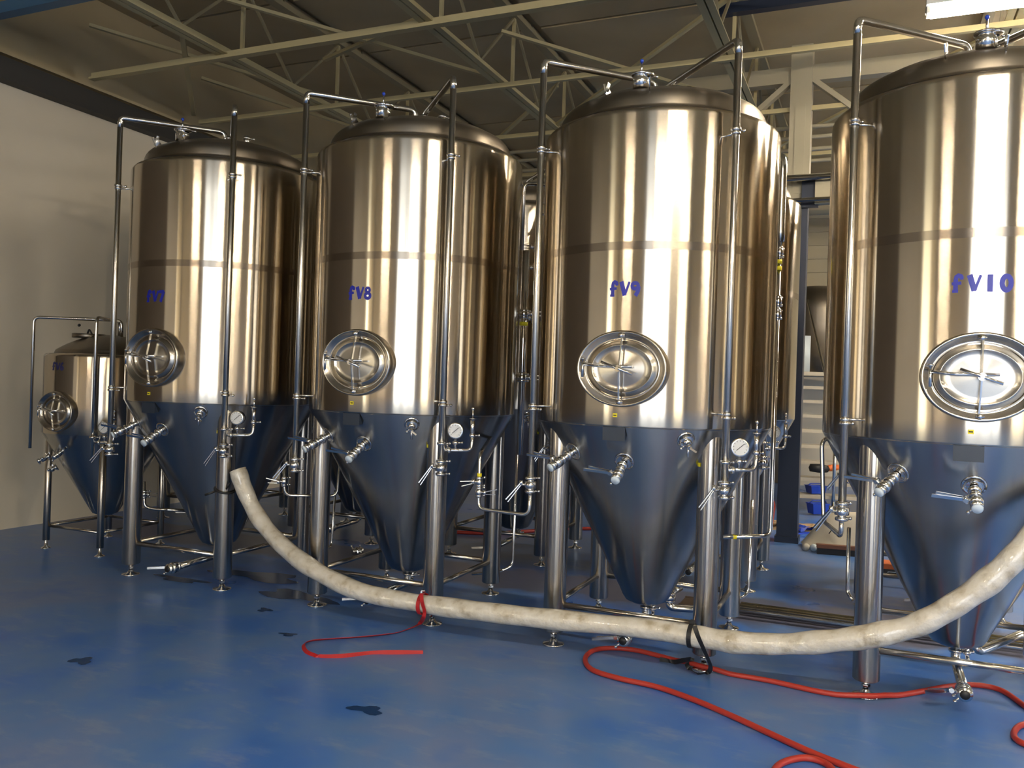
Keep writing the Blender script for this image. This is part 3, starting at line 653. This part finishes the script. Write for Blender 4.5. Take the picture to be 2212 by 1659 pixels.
pipeline('supply_pipe', [q1, q2, q3], .0135, 'thin upright pipe rising right of FV9 from a low bend', fits=[(Vector((q2.x, q2.y, z_)), (0, 0, 1), (-.8, -.5, 0)) for z_ in (1.98, 2.06, 2.36)], yel=[q2 + (q1 - q2) * .75, Vector((q2.x, q2.y, 2.30)), Vector((q2.x, q2.y, 2.44)), Vector((q2.x, q2.y, 2.26))])
q4 = Vector((q2.x, q2.y, 2.42)); q5 = Vector((q2.x, q2.y, 2.95)); q6 = q5 + Vector((.05, .30, .0)); q7 = q6 + Vector((1.0, -.3, -.08))
pipeline('manifold_pipe', [q4, Vector((q2.x, q2.y, 2.55)), q5, q6, q6 + Vector((.02, .12, -.2))], .030, 'thick bent pipe crown between FV9 and FV10', .08)
p = uv(.0, 0, 0); a_ = uv(-1.1, 8.66, 3.62); pipeline('header_pipe', [a_, a_ + U * 2.0], .032, 'horizontal steel header pipe between FV9 and FV10, the upper one')
a_ = uv(-1.1, 8.66, 3.40); pipeline('header_pipe', [a_, a_ + U * 2.0], .020, 'horizontal steel header pipe between FV9 and FV10, the lower one')
b = at(1128, 800, 5.95); pipeline('supply_pipe', [Vector((b.x, b.y, 1.0)), Vector((b.x, b.y, 2.45))], .024, 'bright upright pipe in the gap right of FV8', fits=[(Vector((b.x, b.y, z_)), (0, 0, 1), (1, -.3, 0)) for z_ in (1.55, 2.0)], yel=[Vector((b.x + 0, b.y, 1.93))])
b2 = at(1150, 800, 6.1); pipeline('supply_pipe', [Vector((b2.x, b2.y, 1.7)), Vector((b2.x, b2.y, 2.75)), Vector((b2.x + .25, b2.y + .1, 2.75))], .014, 'slim upright pipe in the gap left of FV9', fits=[(Vector((b2.x, b2.y, z_)), (0, 0, 1), (-1, -.3, 0)) for z_ in (1.98, 2.35, 2.5)])
MB().box((b2.x + .01, b2.y - .03, 2.2), (.05, .004, .10)).box((b2.x + .01, b2.y - .031, 2.27), (.01, .01, .03)).build('paper_tag', M_CAP); tag(bpy.data.objects['paper_tag'], 'pale tag hanging on the slim pipe left of FV9', 'tag')
b3 = at(1132, 396, 6.0); pipeline('supply_pipe', [Vector((b3.x, b3.y, 2.46)), b3, b3 + Vector((.5, .1, 0))], .014, 'bent pipe end at shoulder height between FV8 and FV9')
q = [at(1118, 960, 6.0), at(1107, 1222, 6.1), at(1076, 1236, 6.0), at(1020, 1240, 6.1)]
pipeline('drop_pipe', q, .010, 'thin drop pipe with a foot bend right of the FV8 legs')
q = [at(704 + 20, 1060, 6.3), at(716, 1180, 6.35), at(704, 1186, 6.2)]
pipeline('drop_pipe', q, .009, 'thin drop pipe between FV7 and FV8')
q = [at(1625, 1080, 5.35), at(1616, 1284, 5.35), at(1590, 1296, 5.3)]
pipeline('drop_pipe', q, .010, 'thin drop pipe beside the right rear leg of FV9')
q = [at(1834, 1140, 4.75), at(1830, 1280, 4.8), at(1842, 1296, 4.75)]
pipeline('drop_pipe', q, .011, 'thin drop pipe left of the front leg of FV10')
q = [at(312, 1040, 6.75), at(312, 1095, 6.75), at(335, 1100, 6.75), at(405, 1103, 6.75)]
pipeline('jumper_pipe', q, .013, 'low bent pipe seen behind the left front leg of FV7', fits=[((q[0] + q[1]) / 2, (0, 0, 1), (1, -.3, 0))])
# low pipe run behind the front row
for i, (dv, r_, z_, lb) in enumerate(((1.28, .020, .05, 'rear'), (1.21, .020, .05, 'middle'), (1.13, .024, .052, 'front'))):
    a, b = uv(-.78, 4.60 + dv, z_), uv(4.5, 4.60 + dv, z_)
    pipeline('floor_pipe', [a, b], r_, lb + ' steel pipe of the three lying low between FV9 and FV10', group='low pipes between FV9 and FV10', m=M_PIPE if i == 2 else steel('yellowish_steel_' + 'abc'[i], (.72, .62, .38), .22))
a = at(2110, 1400, 4.55); pipeline('elbow_pipe', [at(2098, 1372, 4.55), at(2112, 1408, 4.5), at(2195, 1374, 4.75), at(2260, 1350, 4.9)], .024, 'steel elbow pipe under the cone of FV10', .05)
a = at(1440, 1255, 5.4); pipeline('elbow_pipe', [at(1470, 1268, 5.5), at(1448, 1280, 5.45), at(1444, 1312, 5.4), at(1500, 1316, 5.4), at(1560, 1306, 5.6)], .024, 'steel elbow pipe with clamps behind the cone of FV9', .04, fits=[(at(1446, 1290, 5.42), (0, 0, 1), (-1, -.2, .1))])
# valves of the second row lying in the dark
for (px, py, Y, lb) in ((772, 1190, 6.7, 'small steel valve on the floor between FV8 legs'),):
    r_ = empty('spare_valve', onz(px, py, .035), .4, lb, 'valve'); valve(r_, (0, 0, 0), (1, .2, 0), (-.3, -.9, .1), hl=.08)

# ------------------------------------------------------------------ drain channel
dr = empty('floor_drain', uv(2.6, 5.97, 0), TH, 'rusty drain channel with grating running between the tank rows', 'drain')
for s in (-1, 1): MB().box((0, s * .115, .004), (7.6, .02, .010)).build('frame_rail', M_DRAIN, dr)
g = MB().box((.001, 0, .0015), (7.6, .21, .003)).build('channel_bed', M_DRAIN, dr)
sl = MB().box((0, 0, 0), (.010, .20, .008)).build('grate_bar', M_DRAIN, dr); first = True
for (u0, cnt) in ((-1.75, 60), (1.1, 110)):
    for i in range(cnt):
        if first: o = sl; first = False
        else: o = sl.copy(); COL.objects.link(o)
        o.location = (u0 + i * .022, 0, .008)

# ------------------------------------------------------------------ column and girder behind
cx = Vector((2.84, 8.50, 0)); cu, cv = cx.dot(U), cx.dot(V)
col = empty('steel_column', cx, TH, 'navy and white steel column standing between FV9 and FV10', 'column')
MB().box((0, 0, 1.72), (.20, .20, 3.40)).box((0, 0, .03), (.23, .23, .06)).build('navy_casing', M_NAVY, col)
MB().box((0, 0, 4.2), (.205, .205, 1.6)).box((0, -.108, 3.95), (.10, .006, .9)).build('white_upper_post', M_TRUSSW, col)
MB().box((.0, 0, 4.72), (2.6, .12, .16)).build('cross_beam', M_TRUSSW, col)
for s in (-1, 1):
    MB().bar((s * .10, -.03, 4.66), (s * .55, -.03, 4.28), .09, .05).build('knee_brace', M_TRUSSW, col)
MB().box((.32, -.16, 3.50), (.30, .10, .26)).lathe([(.012, 0), (.012, .004)], 8, (.25, -.212, 3.54), (0, -1, 0)).build('electric_box', M_TRUSSW, col)
MB().box((.12, -.12, 3.5), (.16, .05, .30)).build('dark_plate', M_NAVY, col)
for i, zz in enumerate((4.30, 4.22, 4.12, 4.02)):
    tag(MB().cyl(uv(-6, cv + .35 + .1 * i, zz), uv(8, cv + .35 + .1 * i, zz), .022, 8).build('overhead_conduit', M_TRUSSW), ['topmost', 'second', 'third', 'lowest'][i] + ' of the pale conduits crossing behind the white column', 'conduit', 'pale overhead conduits')

# ------------------------------------------------------------------ brewhouse stair and clutter in the gap
st = empty('metal_staircase', (4.35, 10.65, 0), TH * .3, 'open metal staircase seen in the gap left of FV10', 'stairs')
for i in range(9):
    MB().box((0, .10 + .21 * i, .20 * i + .19), (1.5, .26, .045)).build('tread', M_TREAD, st)
for s in (-1, 1):
    MB().bar((s * .77, -.02, .02), (s * .77, 1.9, 1.84), .04, .20).build('stringer', M_TREAD, st)
MB().box((0, 2.45, 1.80), (1.8, 1.0, .06)).build('platform', M_TREAD, st)
pl = MB().cyl((-.24, -.10, .0), (-.24, -.10, 1.25), .022, 10).box((-.24, -.10, .01), (.16, .12, .02)); pl.build('handrail_post', M_PIPE, st)
MB().tube([(-.24, -.10, 1.2), (-.20, 1.9, 2.9)], .02, 8).build('handrail', M_PIPE, st)
for i in range(4): MB().cyl((-.12 + .05 * i, -.05 + .05 * i, 1.2), (.10 + .03 * i, .0, .1), .009, 6).build('rail_rod', M_PIPE, st)
bv = empty('brewing_vessel', (5.25, 14.5, 0), 0, 'round steel brewing vessel on the platform far behind', 'vessel')
MB().lathe([(.001, 1.86), (.85, 1.86), (.85, 2.9)] + [(.85 * math.cos(a) ** .7 if a < PI / 2 else .001, 2.9 + .45 * math.sin(a)) for a in [PI / 2 * k / 8 for k in range(1, 9)]], 48).build('vessel_shell', M_DOME, bv)
MB().cyl((-.45, -.55, 1.86), (-.45, -.55, 2.45), .22, 20).build('vessel_motor', M_CAP, bv); MB().box((-.62, -.70, 2.6), (.22, .14, .25)).build('control_box', M_TRUSSW, bv)
MB().box((0, 0, .93), (1.6, 1.6, 1.86)).build('plinth', M_TREAD, bv)
def tub(px, py, Y, label, w=.30, h=.13):
    t = empty('plastic_tub', at(px, py, Y), .2, label, 'tub')
    mb = MB(); mb.lathe([(.001, .01), (.40, .01), (.5, 1.0), (.56, 1.0), (.56, .92), (.52, .90), (.44, .0), (.001, .0)], 4, smooth=False, sx=w, sy=w * .7)
    for i in range(len(mb.v)): x, y, z_ = mb.v[i]; c_, s_ = math.cos(PI / 4), math.sin(PI / 4); mb.v[i] = ((x * c_ / w - y * s_ / (w * .7)) * w, (x * s_ / w + y * c_ / (w * .7)) * w * .7, z_ * h)
    mb.build('tub_body', M_BLUECAP, t); MB().tube([(-w * .38, 0, h), (-w * .3, -.02, h * 1.25), (w * .3, -.02, h * 1.25), (w * .38, 0, h)], .006, 6, .03).build('tub_handle', M_BLUECAP, t)
tub(1766, 1109, 10.42, 'blue plastic tub at the foot of the staircase')
tub(1762, 1065, 10.80, 'blue tray on a lower stair tread', .30, .10)
c = at(1783, 1012, 10.9); tag(MB().lathe([(.001, -.02), (.035, -.01), (.045, .12), (.03, .2), (.001, .22)], 12, c, (1, .2, .1)).build('orange_grinder', M_ORANGE), 'orange tool lying on a middle stair tread', 'tool')
c = at(1750, 1010, 10.85); tag(MB().lathe([(.001, -.02), (.05, .0), (.06, .12), (.045, .22), (.001, .25)], 12, c, (1, -.1, -.05)).build('tool_bag', M_BLK), 'black tool bag on a middle stair tread', 'bag')
# white sack with letters, brush and boxes on the floor
sb = onz(1830, 1188, 0); sk = empty('white_sack', sb, -.25, 'crumpled white sack lettered RO on the floor left of FV10', 'sack')
mb = MB(); vs = []
for i in range(13):
    for j in range(9):
        x = -.42 + .75 * i / 12; q = j / 8; hh = .36 * min(1, (i + .2) / 4) ** .9; z_ = hh * (1 - abs(q * 2 - 1) ** 1.6) + random.uniform(0, .014); vs.append((x, -.16 + .32 * q + random.uniform(-.008, .008), z_ + .004))
fs = [(i * 9 + j, (i + 1) * 9 + j, (i + 1) * 9 + j + 1, i * 9 + j + 1) for i in range(12) for j in range(8)]
mb.add(vs, fs, True); o = mb.build('sack_body', M_BAG, sk)
mb = MB(); mb.bar((-.19, -.165, .17), (-.15, -.15, .23), .012, .004); mb.bar((-.165, -.15, .235), (-.125, -.15, .215), .010, .004); mb.bar((-.175, -.158, .20), (-.13, -.15, .21), .010, .004); mb.bar((-.165, -.155, .20), (-.13, -.16, .165), .010, .004)
mb.tube([(-.095 + .025 * math.cos(a), -.165, .175 + .028 * math.sin(a)) for a in [2 * PI * k / 10 for k in range(11)]], .006, 5); mb.build('printed_letters', M_INK, sk)
for i in range(7):
    MB().ball((-.40 + .07 * i + random.uniform(-.02, .02), -.20 + random.uniform(-.03, .02), .035), .038, 8).build('crumpled_film', M_CAP if i % 2 else M_BAG, sk)
p = onz(1822, 1200, 0); bb = empty('floor_brush', p, -.25, 'wooden floor brush with dark bristles in front of the white sack', 'brush')
MB().box((-.04, 0, .075), (.40, .06, .035)).build('brush_block', M_WOOD, bb); MB().box((-.04, 0, .03), (.39, .05, .06)).build('bristles', M_BLK, bb)
p = onz(1925, 1243, 0); bx = empty('tool_box', p, -.3, 'orange and black flat box behind the leg of FV10', 'box')
MB().box((0, 0, .035), (.34, .22, .07)).build('box_base', M_BLK, bx); MB().box((0, 0, .09), (.33, .21, .04)).build('box_lid', M_ORANGE, bx); mb = MB()
for a_, b_ in (((-.04, -.113, .02), (.04, -.113, .02)), ((-.04, -.113, .05), (.04, -.113, .05)), ((-.04, -.113, .02), (-.04, -.113, .05)), ((.04, -.113, .02), (.04, -.113, .05))): mb.bar(a_, b_, .006, .004)
mb.build('white_marking', M_CAP, bx)
for (px, py, rz_, sz, lb) in ((1672, 1140, .3, (.35, .25, .03), 'flat cardboard sheet left of the navy column'), (1742, 1148, -.4, (.40, .28, .03), 'crumpled cardboard right of the navy column'), (1728, 1150, .5, (.3, .2, .02), 'blue sheet under the cardboard right of the column')):
    o = empty('cardboard_sheet' if 'card' in lb[:20] else 'blue_sheet', onz(px, py, 0), rz_, lb, 'sheet')
    mb = MB(); n_ = 6; vs = [((i / n_ - .5) * sz[0], (j / n_ - .5) * sz[1], sz[2] + random.uniform(0, .05)) for i in range(n_ + 1) for j in range(n_ + 1)]
    mb.add(vs, [(i * 7 + j, (i + 1) * 7 + j, (i + 1) * 7 + j + 1, i * 7 + j + 1) for i in range(n_) for j in range(n_)]); mb.box((0, 0, sz[2] / 2), sz); mb.build('sheet_body', M_CARD if 'card' in lb[:24] else M_BLUECAP, o)
p = onz(1668, 1150, 0); tag(MB().tube([p + Vector((-.2, 0, .012)), p + Vector((.0, .03, .012)), p + Vector((.05, .1, .3)), p + Vector((-.1, .2, .55))], .012, 6, .05).build('red_cord', M_RED), 'red cord rising behind the legs left of the navy column', 'cord')

# paint spots on the floor, and patches painting hose shadow and dark stains
def spot(px, py, rx, ry, m, nm, kk=10):
    c = onz(px, py, 0); c2 = (c.dot(U), c.dot(V)); vs = [(c2[0], c2[1], .0025)]; n_ = 22
    for i in range(n_):
        a = 2 * PI * i / n_; q = 1 + .28 * math.sin(3 * a + kk) + .16 * math.sin(5 * a + kk * 2); vs.append((c2[0] + rx * q * math.cos(a), c2[1] + ry * q * math.sin(a), .0022))
    MB().add(vs, [(0, i + 1, (i + 1) % n_ + 1) for i in range(n_)]).build(nm, m, floor)
spot(792, 1534, .085, .04, M_STAIN, 'paint_spot'); spot(176, 1428, .06, .045, M_STAIN, 'paint_spot', 3); spot(622, 1371, .05, .03, M_STAIN, 'paint_spot', 5); spot(572, 1318, .045, .04, M_STAIN, 'paint_spot', 7)
spot(640, 1288, .30, .10, M_SHADESTAIN, 'shade_stain_patch', 2); spot(560, 1245, .38, .12, M_SHADESTAIN, 'shade_stain_patch', 4); spot(390, 1252, .22, .06, M_SHADESTAIN, 'shade_stain_patch', 6)
